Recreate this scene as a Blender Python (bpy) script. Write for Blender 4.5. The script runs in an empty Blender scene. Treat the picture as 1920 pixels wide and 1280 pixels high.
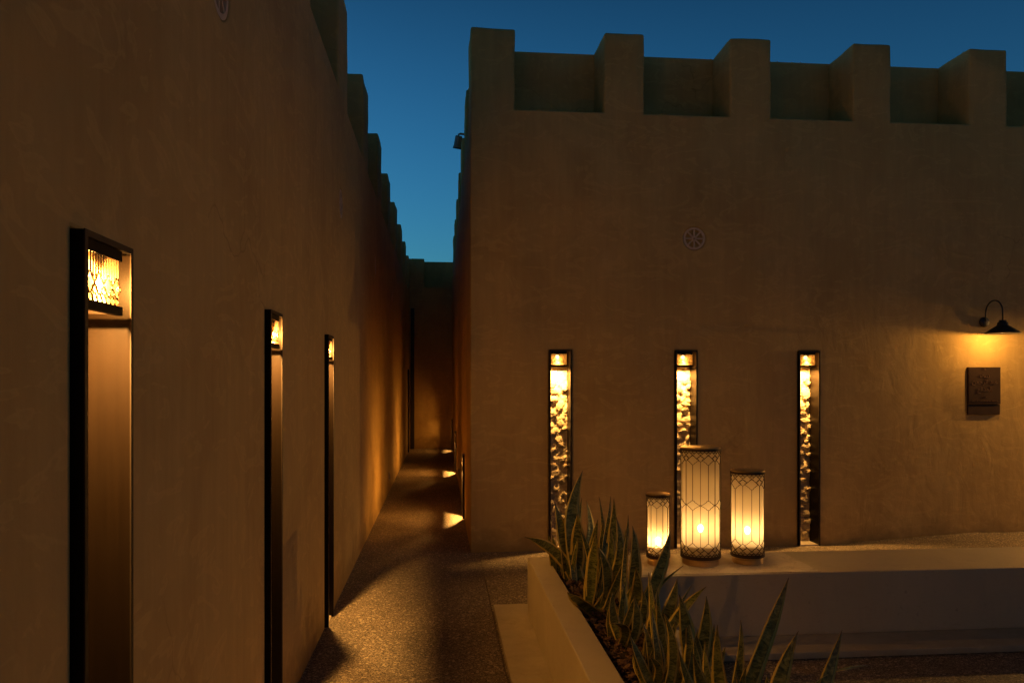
import bpy, bmesh, math, random
from mathutils import Vector, Matrix, noise
random.seed(7)
noise.seed_set(3)
SC = bpy.context.scene
COL = SC.collection
PI = math.pi
R = math.radians

# ------------------------------------------------------------------ camera
YAW = R(5.3)
FPX = 1443.0
cam_d = bpy.data.cameras.new('camera')
cam = bpy.data.objects.new('camera', cam_d)
COL.objects.link(cam)
cam.location = (0, 0, 1.6)
cam.rotation_euler = (PI / 2, 0, -YAW)
cam_d.sensor_width = 36
cam_d.lens = 36 * FPX / 1920
cam_d.shift_y = 78 / 1920
cam_d.clip_start = 0.05
cam_d.clip_end = 400
SC.camera = cam

# ------------------------------------------------------------------ sky and exposure
SKY_STRENGTH = 0.15
EXPOSURE = 2.60
world = bpy.data.worlds.new('World')
SC.world = world
world.use_nodes = True
wn = world.node_tree
bg = wn.nodes['Background']
sky = wn.nodes.new('ShaderNodeTexSky')
sky.sky_type = 'NISHITA'
sky.sun_disc = False
sky.sun_elevation = R(-0.6)
sky.sun_rotation = R(-46)
sky.ozone_density = 4.0
sky.air_density = 1.0
sky.dust_density = 0.4
tint = wn.nodes.new('ShaderNodeMix')
tint.data_type = 'RGBA'
tint.blend_type = 'MULTIPLY'
tint.inputs[0].default_value = 1.0
tint.inputs[7].default_value = (0.40, 0.90, 0.68, 1)
gam = wn.nodes.new('ShaderNodeGamma')
gam.inputs[1].default_value = 1.0
wn.links.new(sky.outputs[0], gam.inputs[0])
wn.links.new(gam.outputs[0], tint.inputs[6])
# dusk: the glow fades steadily from the horizon up to the zenith
tc = wn.nodes.new('ShaderNodeTexCoord')
sx = wn.nodes.new('ShaderNodeSeparateXYZ')
wn.links.new(tc.outputs['Generated'], sx.inputs[0])
def wmath(op, a, b=0.0):
    m = wn.nodes.new('ShaderNodeMath'); m.operation = op
    for sock, v in ((m.inputs[0], a), (m.inputs[1], b)):
        if hasattr(v, 'links'): wn.links.new(v, sock)
        else: sock.default_value = v
    return m.outputs[0]
fade = wmath('POWER', 2.718, wmath('MULTIPLY', wmath('POWER', wmath('MAXIMUM', sx.outputs[2], 0.0), 4.0), -12.0))
fm2 = wn.nodes.new('ShaderNodeVectorMath'); fm2.operation = 'SCALE'
wn.links.new(tint.outputs[2], fm2.inputs[0])
wn.links.new(fade, fm2.inputs['Scale'])
wn.links.new(fm2.outputs[0], bg.inputs[0])
bg.inputs[1].default_value = SKY_STRENGTH
SC.view_settings.view_transform = 'Standard'
SC.view_settings.look = 'None'
SC.view_settings.gamma = 1
SC.view_settings.use_curve_mapping = False
SC.view_settings.exposure = EXPOSURE

LK = 0.165                                    # one factor for the power of every lamp in the courtyard
WARM = (1.0, 0.50, 0.12)
FILL_W = 72                                  # unseen fill lanterns added behind the viewer for warm light

# ------------------------------------------------------------------ measured layout (metres)
XL = -0.755          # face of the left wall
XR = 0.282           # alley face of the right building
YF = 7.285           # courtyard face of the right building
YE = 18.95           # end of the alley
HL, SL = 4.62, 3.80  # left wall: top, notch sill
HR, SR = 4.97, 4.20  # right building: top, notch sill
HE, SE = 4.64, 3.93  # end wall


# ------------------------------------------------------------------ helpers
def link(o, parent=None):
    COL.objects.link(o)
    if parent is not None:
        o.parent = parent
    return o


def tag(o, label=None, cat=None, group=None, kind=None):
    if label: o['label'] = label
    if cat: o['category'] = cat
    if group: o['group'] = group
    if kind: o['kind'] = kind
    return o


def empty(name, loc=(0, 0, 0), rz=0.0, label=None, cat=None, group=None):
    o = bpy.data.objects.new(name, None)
    o.empty_display_size = 0.1
    link(o)
    o.location = loc
    o.rotation_euler = (0, 0, rz)
    return tag(o, label, cat, group)


def obj(name, bm, mat, parent=None, smooth=False):
    me = bpy.data.meshes.new(name)
    bm.to_mesh(me)
    bm.free()
    if mat: me.materials.append(mat)
    if smooth:
        for p in me.polygons: p.use_smooth = True
    o = bpy.data.objects.new(name, me)
    return link(o, parent)


def share(name, me, parent=None, loc=(0, 0, 0), rot=(0, 0, 0), scale=(1, 1, 1)):
    o = bpy.data.objects.new(name, me)
    o.location = loc
    o.rotation_euler = rot
    o.scale = scale
    return link(o, parent)


def bx(bm, x0, x1, y0, y1, z0, z1):
    v = [bm.verts.new(p) for p in ((x0, y0, z0), (x1, y0, z0), (x1, y1, z0), (x0, y1, z0),
                                   (x0, y0, z1), (x1, y0, z1), (x1, y1, z1), (x0, y1, z1))]
    for f in ((3, 2, 1, 0), (4, 5, 6, 7), (0, 1, 5, 4), (1, 2, 6, 5), (2, 3, 7, 6), (3, 0, 4, 7)):
        bm.faces.new([v[i] for i in f])
    return v


def prism(bm, pts, z0, z1):
    lo = [bm.verts.new((x, y, z0)) for x, y in pts]
    hi = [bm.verts.new((x, y, z1)) for x, y in pts]
    n = len(pts)
    bm.faces.new(lo[::-1])
    bm.faces.new(hi)
    for i in range(n):
        bm.faces.new((lo[i], lo[(i + 1) % n], hi[(i + 1) % n], hi[i]))


def lathe(bm, prof, seg=32, cx=0, cy=0, a0=0.0):
    rings = []
    for r, z in prof:
        if r < 1e-6:
            rings.append([bm.verts.new((cx, cy, z))])
        else:
            rings.append([bm.verts.new((cx + r * math.cos(a0 + 2 * PI * i / seg), cy + r * math.sin(a0 + 2 * PI * i / seg), z)) for i in range(seg)])
    for a, b in zip(rings[:-1], rings[1:]):
        for i in range(seg):
            j = (i + 1) % seg
            if len(a) == 1 and len(b) == 1: continue
            if len(a) == 1: bm.faces.new((a[0], b[j], b[i]))
            elif len(b) == 1: bm.faces.new((a[i], a[j], b[0]))
            else: bm.faces.new((a[i], a[j], b[j], b[i]))


def tube(bm, pts, rad, sides=6, cap=True, closed=False):
    pts = [Vector(p) for p in pts]
    n = len(pts)
    rings = []
    up = Vector((0.13, 0.21, 1)).normalized()
    for i, p in enumerate(pts):
        if closed:
            t = (pts[(i + 1) % n] - pts[i - 1])
        else:
            t = pts[min(i + 1, n - 1)] - pts[max(i - 1, 0)]
        if t.length < 1e-9: t = Vector((0, 0, 1))
        t.normalize()
        u = up if abs(t.dot(up)) < 0.95 else Vector((1, 0, 0.1))
        a = t.cross(u).normalized()
        b = t.cross(a).normalized()
        rr = rad[i] if isinstance(rad, (list, tuple)) else rad
        rings.append([bm.verts.new(p + a * rr * math.cos(2 * PI * k / sides) + b * rr * math.sin(2 * PI * k / sides)) for k in range(sides)])
    rng = range(n) if closed else range(n - 1)
    for i in rng:
        A, B = rings[i], rings[(i + 1) % n]
        for k in range(sides):
            bm.faces.new((A[k], A[(k + 1) % sides], B[(k + 1) % sides], B[k]))
    if cap and not closed:
        bm.faces.new(rings[0][::-1])
        bm.faces.new(rings[-1])


def bake(o, mods):
    """apply modifiers given as (type, dict) and keep the result as plain mesh"""
    for t, kw in mods:
        m = o.modifiers.new(t.lower(), t)
        for k, v in kw.items(): setattr(m, k, v)
    dg = bpy.context.evaluated_depsgraph_get()
    me = bpy.data.meshes.new_from_object(o.evaluated_get(dg))
    mats = [m for m in o.data.materials]
    o.modifiers.clear()
    o.data = me
    if not me.materials:
        for m in mats: me.materials.append(m)
    return o


def carve(o, cut_bm, bevel=0.012, seg=2):
    me = bpy.data.meshes.new('cut')
    cut_bm.to_mesh(me)
    cut_bm.free()
    c = bpy.data.objects.new('cut', me)
    COL.objects.link(c)
    mods = [('BOOLEAN', dict(operation='DIFFERENCE', object=c, solver='EXACT'))]
    if bevel: mods.append(('BEVEL', dict(width=bevel, segments=seg, limit_method='ANGLE', angle_limit=R(50))))
    bake(o, mods)
    bpy.data.objects.remove(c)
    return o


def shade_flat_by_angle(o, ang=35):
    me = o.data
    for p in me.polygons: p.use_smooth = True
    bm = bmesh.new(); bm.from_mesh(me)
    for e in bm.edges:
        if len(e.link_faces) == 2 and e.calc_face_angle(0) > R(ang): e.smooth = False
    bm.to_mesh(me); bm.free()


# ------------------------------------------------------------------ materials
class NT:
    def __init__(s, name):
        s.m = bpy.data.materials.new(name)
        s.m.use_nodes = True
        s.t = s.m.node_tree
        s.b = s.t.nodes['Principled BSDF']
        s.out = s.t.nodes['Material Output']

    def n(s, t, **kw):
        nd = s.t.nodes.new(t)
        for k, v in kw.items():
            if k.startswith('i_'):
                key = k[2:]
                nd.inputs[int(key) if key.isdigit() else key].default_value = v
            else:
                setattr(nd, k, v)
        return nd

    def l(s, a, b): s.t.links.new(a, b)

    def pos(s, scale=(1, 1, 1), loc=(0, 0, 0), src='world'):
        if src == 'world':
            g = s.n('ShaderNodeNewGeometry').outputs['Position']
        else:
            g = s.n('ShaderNodeTexCoord').outputs[src]
        mp = s.n('ShaderNodeMapping')
        mp.inputs['Scale'].default_value = scale
        mp.inputs['Location'].default_value = loc
        s.l(g, mp.inputs[0])
        return mp.outputs[0]

    def noise(s, vec, scale, detail=4, rough=0.55, dist=0.0):
        nd = s.n('ShaderNodeTexNoise')
        nd.inputs['Scale'].default_value = scale
        nd.inputs['Detail'].default_value = detail
        nd.inputs['Roughness'].default_value = rough
        nd.inputs['Distortion'].default_value = dist
        s.l(vec, nd.inputs['Vector'])
        return nd.outputs['Fac']

    def ramp(s, fac, stops):
        r = s.n('ShaderNodeValToRGB')
        el = r.color_ramp.elements
        while len(el) < len(stops): el.new(0.5)
        for e, (p, c) in zip(el, stops):
            e.position = p
            e.color = (*c, 1) if len(c) == 3 else c
        s.l(fac, r.inputs[0])
        return r.outputs[0]

    def mix(s, fac, a, b, mode='MIX'):
        m = s.n('ShaderNodeMix', data_type='RGBA', blend_type=mode)
        for sock, v in ((m.inputs[0], fac), (m.inputs[6], a), (m.inputs[7], b)):
            if hasattr(v, 'is_linked') or hasattr(v, 'links'): s.l(v, sock)
            elif isinstance(v, (int, float)): sock.default_value = v
            else: sock.default_value = (*v, 1)
        return m.outputs[2]

    def math(s, op, a, b=0.0):
        m = s.n('ShaderNodeMath', operation=op)
        for sock, v in ((m.inputs[0], a), (m.inputs[1], b)):
            if hasattr(v, 'links'): s.l(v, sock)
            else: sock.default_value = v
        return m.outputs[0]

    def bump(s, h, strength=0.3, dist=0.01, prev=None):
        b = s.n('ShaderNodeBump')
        b.inputs['Strength'].default_value = strength
        b.inputs['Distance'].default_value = dist
        s.l(h, b.inputs['Height'])
        if prev is not None: s.l(prev, b.inputs['Normal'])
        return b.outputs[0]

    def set(s, **kw):
        for k, v in kw.items():
            key = k.replace('_', ' ')
            if hasattr(v, 'links'): s.l(v, s.b.inputs[key])
            elif isinstance(v, (tuple, list)) and len(v) == 3: s.b.inputs[key].default_value = (*v, 1)
            else: s.b.inputs[key].default_value = v
        return s.m


def plaster(name, c1, c2, c3):
    t = NT(name)
    p = t.pos()
    streak = t.noise(t.pos((1.6, 1.6, 0.35)), 1.5, 3, 0.6, 0.4)
    fine_streak = t.noise(t.pos((9, 9, 0.9)), 2.2, 3, 0.6, 0.2)
    cloud = t.noise(p, 1.1, 4, 0.62, 0.8)
    col = t.mix(t.ramp(streak, [(0.30, (0, 0, 0)), (0.70, (1, 1, 1))]), c1, c2)
    col = t.mix(t.math('MULTIPLY', t.ramp(cloud, [(0.46, (0, 0, 0)), (0.68, (1, 1, 1))]), 0.55), col, c3)
    col = t.mix(0.10, col, t.ramp(fine_streak, [(0.3, (0.5, 0.5, 0.5)), (0.7, (1.5, 1.5, 1.5))]), 'MULTIPLY')
    # hairline cracks, only here and there, and trowelled patches
    wv = t.n('ShaderNodeTexNoise'); wv.inputs['Scale'].default_value = 2.3; wv.inputs['Detail'].default_value = 3; t.l(p, wv.inputs['Vector'])
    cr = t.n('ShaderNodeTexVoronoi'); cr.feature = 'DISTANCE_TO_EDGE'; cr.inputs['Scale'].default_value = 0.9
    t.l(t.mix(0.35, p, wv.outputs['Color'], 'LINEAR_LIGHT'), cr.inputs['Vector'])
    crack = t.math('MULTIPLY', t.ramp(cr.outputs['Distance'], [(0.0, (1, 1, 1)), (0.006, (0, 0, 0))]), t.ramp(t.noise(p, 0.55, 3), [(0.56, (0, 0, 0)), (0.66, (1, 1, 1))]))
    col = t.mix(t.math('MULTIPLY', crack, 0.38), col, (c3[0] * 0.35, c3[1] * 0.33, c3[2] * 0.3))
    sweep = t.noise(t.pos((1.2, 1.2, 2.6)), 1.9, 3, 0.5, 3.0)
    col = t.mix(t.math('MULTIPLY', t.ramp(sweep, [(0.56, (0, 0, 0)), (0.60, (1, 1, 1)), (0.70, (0.2, 0.2, 0.2))]), 0.34), col, (c2[0] * 1.22, c2[1] * 1.22, c2[2] * 1.2))
    # damp and dirt creeping up from the paving, with its own ragged edge
    sep = t.n('ShaderNodeSeparateXYZ'); t.l(p, sep.inputs[0])
    edge = t.math('ADD', sep.outputs[2], t.math('MULTIPLY', t.noise(p, 3.2, 4, 0.65), -0.75))
    dm = t.n('ShaderNodeMapRange'); t.l(edge, dm.inputs[0])
    dm.inputs[1].default_value = -0.12; dm.inputs[2].default_value = -0.32
    dm.inputs[3].default_value = 0.0; dm.inputs[4].default_value = 0.55
    col = t.mix(dm.outputs[0], col, (c3[0] * 0.55, c3[1] * 0.55, c3[2] * 0.55))
    grit = t.noise(p, 160, 3, 0.6)
    trowel = t.noise(t.pos((3.0, 3.0, 1.6)), 1.4, 4, 0.5, 1.6)
    lumps = t.noise(p, 9, 4, 0.55, 0.6)
    b = t.bump(trowel, 0.18, 0.03)
    b = t.bump(sweep, 0.04, 0.02, b)
    b = t.bump(t.math('SUBTRACT', 1.0, crack), 0.12, 0.002, b)
    b = t.bump(lumps, 0.13, 0.012, b)
    b = t.bump(grit, 0.22, 0.0015, b)
    return t.set(Base_Color=col, Roughness=0.88, Normal=b, Specular_IOR_Level=0.25)


M = {}
M['plaster'] = plaster('sand plaster', (0.52, 0.350, 0.125), (0.59, 0.405, 0.150), (0.42, 0.275, 0.095))

t = NT('exposed aggregate')
p = t.pos()
v = t.n('ShaderNodeTexVoronoi'); v.inputs['Scale'].default_value = 150; t.l(p, v.inputs['Vector'])
bw = t.n('ShaderNodeSeparateColor'); t.l(v.outputs['Color'], bw.inputs[0])
pc = t.ramp(bw.outputs[0], [(0.0, (0.11, 0.078, 0.050)), (0.35, (0.22, 0.165, 0.105)), (0.7, (0.34, 0.26, 0.17)), (1.0, (0.55, 0.45, 0.32))])
gm = t.ramp(v.outputs['Distance'], [(0.42, (1, 1, 1)), (0.75, (0.35, 0.33, 0.3))])
pc = t.mix(1.0, pc, gm, 'MULTIPLY')
v2 = t.n('ShaderNodeTexVoronoi'); v2.inputs['Scale'].default_value = 52; t.l(p, v2.inputs['Vector'])
big = t.n('ShaderNodeSeparateColor'); t.l(v2.outputs['Color'], big.inputs[0])
pc = t.mix(t.math('MULTIPLY', t.ramp(big.outputs[1], [(0.80, (0, 0, 0)), (0.84, (1, 1, 1))]), t.ramp(v2.outputs['Distance'], [(0.40, (1, 1, 1)), (0.50, (0, 0, 0))])), pc, (0.50, 0.40, 0.27))
wear = t.noise(p, 0.9, 5, 0.6)
pc = t.mix(1.0, pc, t.ramp(wear, [(0.3, (0.72, 0.72, 0.72)), (0.7, (1.12, 1.1, 1.08))]), 'MULTIPLY')
h = t.math('SUBTRACT', 1.0, v.outputs['Distance'])
b = t.bump(h, 0.7, 0.004)
b = t.bump(t.noise(p, 420, 2), 0.3, 0.001, b)
M['aggregate'] = t.set(Base_Color=pc, Roughness=0.62, Normal=b, Specular_IOR_Level=0.4)

t = NT('packed earth')
M['earth'] = t.set(Base_Color=t.ramp(t.noise(t.pos(), 2.5, 6), [(0.3, (0.12, 0.09, 0.06)), (0.7, (0.22, 0.17, 0.12))]), Roughness=0.95)

t = NT('painted masonry')
p = t.pos()
c = t.ramp(t.noise(p, 1.7, 5, 0.6), [(0.3, (0.47, 0.395, 0.25)), (0.7, (0.56, 0.475, 0.31))])
spots = t.noise(p, 38, 2, 0.5)
c = t.mix(t.ramp(spots, [(0.70, (0, 0, 0)), (0.76, (0.5, 0.5, 0.5))]), c, (0.28, 0.22, 0.16))
c = t.mix(t.math('MULTIPLY', t.ramp(t.noise(t.pos((1, 1, 0.25)), 6, 5, 0.65, 1.0), [(0.5, (0, 0, 0)), (0.75, (1, 1, 1))]), 0.30), c, (0.40, 0.33, 0.25))
scuff = t.noise(t.pos((1.0, 1.0, 2.2)), 11, 5, 0.75, 1.5)
c = t.mix(t.math('MULTIPLY', t.ramp(scuff, [(0.58, (0, 0, 0)), (0.66, (1, 1, 1))]), 0.28), c, (0.30, 0.235, 0.15))
zz = t.n('ShaderNodeSeparateXYZ'); t.l(p, zz.inputs[0])
foot = t.n('ShaderNodeMapRange'); t.l(t.math('ADD', zz.outputs[2], t.math('MULTIPLY', t.noise(p, 5, 4, 0.7), -0.16)), foot.inputs[0])
foot.inputs[1].default_value = -0.02; foot.inputs[2].default_value = -0.09; foot.inputs[3].default_value = 0.0; foot.inputs[4].default_value = 0.45
c = t.mix(foot.outputs[0], c, (0.22, 0.165, 0.10))
b = t.bump(t.noise(p, 3.5, 3), 0.3, 0.006)
b = t.bump(t.noise(p, 230, 2), 0.12, 0.0008, b)
M['paint'] = t.set(Base_Color=c, Roughness=0.6, Normal=b)

t = NT('pale surface with dark lines')
p = t.pos()
vn = t.n('ShaderNodeTexVoronoi'); vn.feature = 'DISTANCE_TO_EDGE'; vn.inputs['Scale'].default_value = 9.0
wob = t.n('ShaderNodeTexNoise'); wob.inputs['Scale'].default_value = 5; wob.inputs['Detail'].default_value = 5; t.l(p, wob.inputs['Vector'])
t.l(t.mix(0.22, p, wob.outputs['Color'], 'LINEAR_LIGHT'), vn.inputs['Vector'])
dark_lines = t.ramp(vn.outputs['Distance'], [(0.0, (1, 1, 1)), (0.035, (0.25, 0.25, 0.25)), (0.10, (0, 0, 0))])
base = t.ramp(t.noise(p, 3.0, 6, 0.6), [(0.3, (0.52, 0.43, 0.31)), (0.7, (0.66, 0.57, 0.44))])
c = t.mix(t.math('MULTIPLY', dark_lines, t.math('MULTIPLY', t.noise(p, 2.2, 3), 1.3)), base, (0.30, 0.21, 0.12))  # network of darker lines, strength varied by noise
M['pale_lined'] = t.set(Base_Color=c, Roughness=0.38, Normal=t.bump(t.noise(p, 4, 3), 0.15, 0.004))


def metal(name, col, rough, met=1.0, vary=0.35, brushed=False, scale=6):
    t = NT(name)
    p = t.pos((18, 18, 0.6)) if brushed else t.pos()
    n1 = t.noise(p, scale, 4, 0.6)
    c = t.ramp(n1, [(0.25, tuple(x * (1 - vary) for x in col)), (0.75, tuple(min(1, x * (1 + vary)) for x in col))])
    r = t.n('ShaderNodeMapRange'); t.l(t.noise(t.pos(), 7, 4), r.inputs[0])
    r.inputs[3].default_value = rough * 0.75; r.inputs[4].default_value = rough * 1.3
    return t.set(Base_Color=c, Metallic=met, Roughness=r.outputs[0], Normal=t.bump(n1, 0.10, 0.001))


M['bronze'] = metal('brushed bronze', (0.0080, 0.0047, 0.0026), 0.40, 0.0, 0.15, True, 4)
M['bronze'].node_tree.nodes['Principled BSDF'].inputs['Specular IOR Level'].default_value = 0.09
M['dark_frame'] = metal('blackened bronze', (0.035, 0.024, 0.016), 0.45, 0.5, 0.3)
M['fret'] = metal('dark fret metal', (0.055, 0.032, 0.018), 0.5, 0.6, 0.2)
M['brass'] = metal('aged brass', (0.58, 0.40, 0.19), 0.34, 0.95, 0.25)
M['black_metal'] = metal('black painted metal', (0.035, 0.030, 0.026), 0.5, 0.2, 0.2)
M['plaque'] = metal('bronze plaque', (0.075, 0.04, 0.02), 0.40, 0.7, 0.2)
M['grey_metal'] = metal('grey metal', (0.46, 0.40, 0.33), 0.5, 0.2, 0.1)

t = NT('coral stone')
p = t.pos(src='Object')
c = t.ramp(t.noise(p, 28, 5, 0.7), [(0.3, (0.34, 0.25, 0.15)), (0.5, (0.50, 0.39, 0.25)), (0.75, (0.62, 0.50, 0.34))])
b = t.bump(t.noise(p, 75, 4, 0.75), 0.9, 0.006)
M['coral'] = t.set(Base_Color=c, Roughness=0.95, Normal=b)
t = NT('rough lime mortar')
p = t.pos()
c = t.ramp(t.noise(p, 9, 5, 0.6), [(0.3, (0.55, 0.43, 0.27)), (0.7, (0.66, 0.53, 0.35))])
b = t.bump(t.noise(p, 13, 4, 0.6, 0.8), 0.9, 0.02)
b = t.bump(t.noise(p, 110, 3, 0.6), 0.4, 0.003, b)
M['mortar'] = t.set(Base_Color=c, Roughness=0.95, Normal=b)

t = NT('bark chips')
oi = t.n('ShaderNodeObjectInfo')
c = t.ramp(oi.outputs['Random'], [(0.0, (0.05, 0.026, 0.014)), (0.5, (0.12, 0.06, 0.03)), (1.0, (0.21, 0.115, 0.06))])
c = t.mix(0.6, c, t.ramp(t.noise(t.pos((1, 1, 1)), 60, 4, 0.7), [(0.3, (0.45, 0.45, 0.45)), (0.7, (1.4, 1.4, 1.4))]), 'MULTIPLY')
M['bark'] = t.set(Base_Color=c, Roughness=0.85, Normal=t.bump(t.noise(t.pos(), 90, 3), 0.7, 0.004))
t = NT('potting soil')
M['soil'] = t.set(Base_Color=t.ramp(t.noise(t.pos(), 45, 5, 0.7), [(0.3, (0.018, 0.012, 0.008)), (0.7, (0.07, 0.042, 0.026))]),
                  Roughness=1.0, Normal=t.bump(t.noise(t.pos(), 60, 4), 1.0, 0.01))


def glass(name, clear, body, bodycol, tintc=(1, .93, .82)):
    """lightly frosted sheet: part of the light goes straight through, part is scattered on"""
    t = NT(name)
    t.t.nodes.remove(t.b)
    tr = t.n('ShaderNodeBsdfTransparent'); tr.inputs[0].default_value = (*tintc, 1)
    tl = t.n('ShaderNodeBsdfTranslucent'); tl.inputs[0].default_value = (*bodycol, 1)
    df = t.n('ShaderNodeBsdfDiffuse'); df.inputs[0].default_value = (*bodycol, 1)
    gl = t.n('ShaderNodeBsdfGlossy'); gl.inputs['Roughness'].default_value = 0.12
    m1 = t.n('ShaderNodeMixShader'); m1.inputs[0].default_value = 0.35
    t.l(tl.outputs[0], m1.inputs[1]); t.l(df.outputs[0], m1.inputs[2])
    m2 = t.n('ShaderNodeMixShader'); m2.inputs[0].default_value = clear
    t.l(m1.outputs[0], m2.inputs[1]); t.l(tr.outputs[0], m2.inputs[2])
    m3 = t.n('ShaderNodeMixShader'); m3.inputs[0].default_value = 0.03
    t.l(m2.outputs[0], m3.inputs[1]); t.l(gl.outputs[0], m3.inputs[2])
    t.l(m3.outputs[0], t.out.inputs[0])
    return t.m


M['niche_glass'] = glass('niche lamp glass', 0.62, 0.2, (0.16, 0.115, 0.06))
M['lantern_glass'] = glass('lantern frosted glass', 0.17, 0.9, (0.60, 0.50, 0.35))


def glow(name, col, power):
    t = NT(name)
    t.t.nodes.remove(t.b)
    e = t.n('ShaderNodeEmission'); e.inputs[0].default_value = (*col, 1); e.inputs[1].default_value = power
    t.l(e.outputs[0], t.out.inputs[0])
    return t.m


M['bulb'] = glow('lit bulb', (1.0, 0.62, 0.25), 3.0)
M['flame'] = glow('lit candle bulb', (1.0, 0.66, 0.28), 26.0)

t = NT('snake plant leaf')
uv = t.n('ShaderNodeTexCoord').outputs['UV']
sp = t.n('ShaderNodeSeparateXYZ'); t.l(uv, sp.inputs[0])
oi = t.n('ShaderNodeObjectInfo')
mp = t.n('ShaderNodeMapping'); mp.inputs['Scale'].default_value = (0.9, 15, 1); t.l(uv, mp.inputs[0])
ad = t.n('ShaderNodeVectorMath', operation='ADD')
cb = t.n('ShaderNodeCombineXYZ'); t.l(t.math('MULTIPLY', oi.outputs['Random'], 40), cb.inputs[2]); t.l(t.math('MULTIPLY', oi.outputs['Random'], 17), cb.inputs[1])
t.l(mp.outputs[0], ad.inputs[0]); t.l(cb.outputs[0], ad.inputs[1])
bands = t.noise(ad.outputs[0], 1.7, 5, 0.7, 1.2)
gr = t.ramp(bands, [(0.36, (0.045, 0.055, 0.013)), (0.47, (0.115, 0.135, 0.030)), (0.56, (0.24, 0.25, 0.065)), (0.72, (0.36, 0.35, 0.11))])
dx = t.math('ABSOLUTE', t.math('SUBTRACT', sp.outputs[0], 0.5))
wobb = t.math('MULTIPLY', t.noise(ad.outputs[0], 0.6, 2), 0.12)
edge = t.ramp(t.math('ADD', dx, wobb), [(0.385, (0, 0, 0)), (0.415, (1, 1, 1))])
c = t.mix(edge, gr, (0.72, 0.55, 0.13))
c = t.mix(t.math('MULTIPLY', t.math('POWER', sp.outputs[1], 14.0), 0.9), c, (0.12, 0.06, 0.025))
M['leaf'] = t.set(Base_Color=c, Roughness=0.42, Normal=t.bump(bands, 0.15, 0.002), Specular_IOR_Level=0.45)


def lamp_light(name, parent, loc, watts, radius=0.012, kind='POINT', rot=(0, 0, 0), spot=None, blend=0.5):
    ld = bpy.data.lights.new(name, kind)
    ld.energy = watts * LK
    ld.color = WARM
    ld.shadow_soft_size = radius
    if kind == 'SPOT':
        ld.spot_size = R(spot)
        ld.spot_blend = blend
    o = bpy.data.objects.new(name, ld)
    link(o, parent)
    o.location = loc
    o.rotation_euler = rot
    return o


# ------------------------------------------------------------------ ground and paving
bm = bmesh.new()
bx(bm, -80, 80, -80, 120, -0.30, -0.030)
tag(obj('ground', bm, M['earth']), kind='structure')

floor = tag(empty('courtyard_floor'), kind='structure')
G = 0.0016
def slab(x0, x1, y0, y1):
    bm = bmesh.new()
    bx(bm, x0 + G, x1 - G, y0 + G, y1 - G, -0.029, 0.0)
    o = obj('paving_slab', bm, M['aggregate'], floor)
    bake(o, [('BEVEL', dict(width=0.003, segments=1, limit_method='ANGLE'))])
slab(XL - 0.3, 0.36, 7.20, 13.2)
slab(XL - 0.3, 0.36, 13.2, 19.3)
xs = [-1.0, 0.36, 3.55, 6.75, 10.0]
ys = [-8.5, -3.0, 0.6, 4.0, 7.20]
for i in range(4):
    for j in range(4):
        slab(xs[i], xs[i + 1], ys[j], ys[j + 1])
slab(0.36, 3.55, 7.20, 7.9); slab(3.55, 10.0, 7.20, 7.9)

# pebble bed that rises against the building at the right
bm = bmesh.new()
nx, ny = 60, 16
grid = []
for i in range(nx + 1):
    row = []
    for j in range(ny + 1):
        x = 3.72 + (9.2 - 3.72) * i / nx
        y = 5.75 + (7.28 - 5.75) * j / ny
        rise = min(1, (x - 3.72) / 1.6) * (j / ny) ** 1.1 * 0.095
        n_ = noise.noise((x * 3, y * 3, 0)) * 0.010 + noise.noise((x * 14, y * 14, 3)) * 0.004
        edge = min(1, i / 4, j / 3)
        row.append(bm.verts.new((x, y, 0.004 + (rise + n_) * edge if edge > 0 else -0.012)))
    grid.append(row)
for i in range(nx):
    for j in range(ny):
        bm.faces.new((grid[i][j], grid[i + 1][j], grid[i + 1][j + 1], grid[i][j + 1]))
tag(obj('pebble_bed', bm, M['aggregate'], smooth=True), kind='structure')


# ------------------------------------------------------------------ walls
def niche_cut(bm, cx, cy, rz, w, h, dp):
    """hole for a niche: local x along the wall, local y into the wall"""
    m = Matrix.Translation((cx, cy, 0)) @ Matrix.Rotation(rz, 4, 'Z')
    vs = bx(bm, -w / 2, w / 2, -0.08, dp, -0.5, h)
    for v in vs: v.co = m @ v.co


def round_cut(bm, x, y, z, rz, r=0.112, dp=0.032):
    m = Matrix.Translation((x, y, z)) @ Matrix.Rotation(rz, 4, 'Z')
    ring0, ring1 = [], []
    for i in range(32):
        a = 2 * PI * i / 32
        ring0.append(bm.verts.new(m @ Vector((r * math.cos(a), -0.05, r * math.sin(a)))))
        ring1.append(bm.verts.new(m @ Vector((r * math.cos(a), dp, r * math.sin(a)))))
    bm.faces.new(ring0); bm.faces.new(ring1[::-1])
    for i in range(32):
        j = (i + 1) % 32
        bm.faces.new((ring0[i], ring1[i], ring1[j], ring0[j]))
    bmesh.ops.recalc_face_normals(bm, faces=bm.faces[:])


def merlon(parent, x0, x1, y0, y1, z0, z1, foot=0.0135):
    z0 -= foot
    bm = bmesh.new()
    bx(bm, x0, x1, y0, y1, z0, z1)
    es = [e for e in bm.edges if not all(abs(v.co.z - z0) < 1e-5 for v in e.verts)]
    bmesh.ops.bevel(bm, geom=es, offset=0.021, segments=3, profile=0.5, affect='EDGES')
    long_e = [e for e in bm.edges if e.calc_length() > 0.12]
    bmesh.ops.subdivide_edges(bm, edges=long_e, cuts=5, use_grid_fill=True)
    for v in bm.verts:
        f_ = max(0.0, min(1.0, (v.co.z - z0 - 0.02) / 0.25))
        if f_ > 0:
            v.co += (noise.noise_vector(v.co * 2.1) * 0.010 + noise.noise_vector(v.co * 7.0) * 0.0055) * f_
    o = obj('merlon', bm, M['plaster'], parent)
    shade_flat_by_angle(o, 50)
    return o


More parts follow.
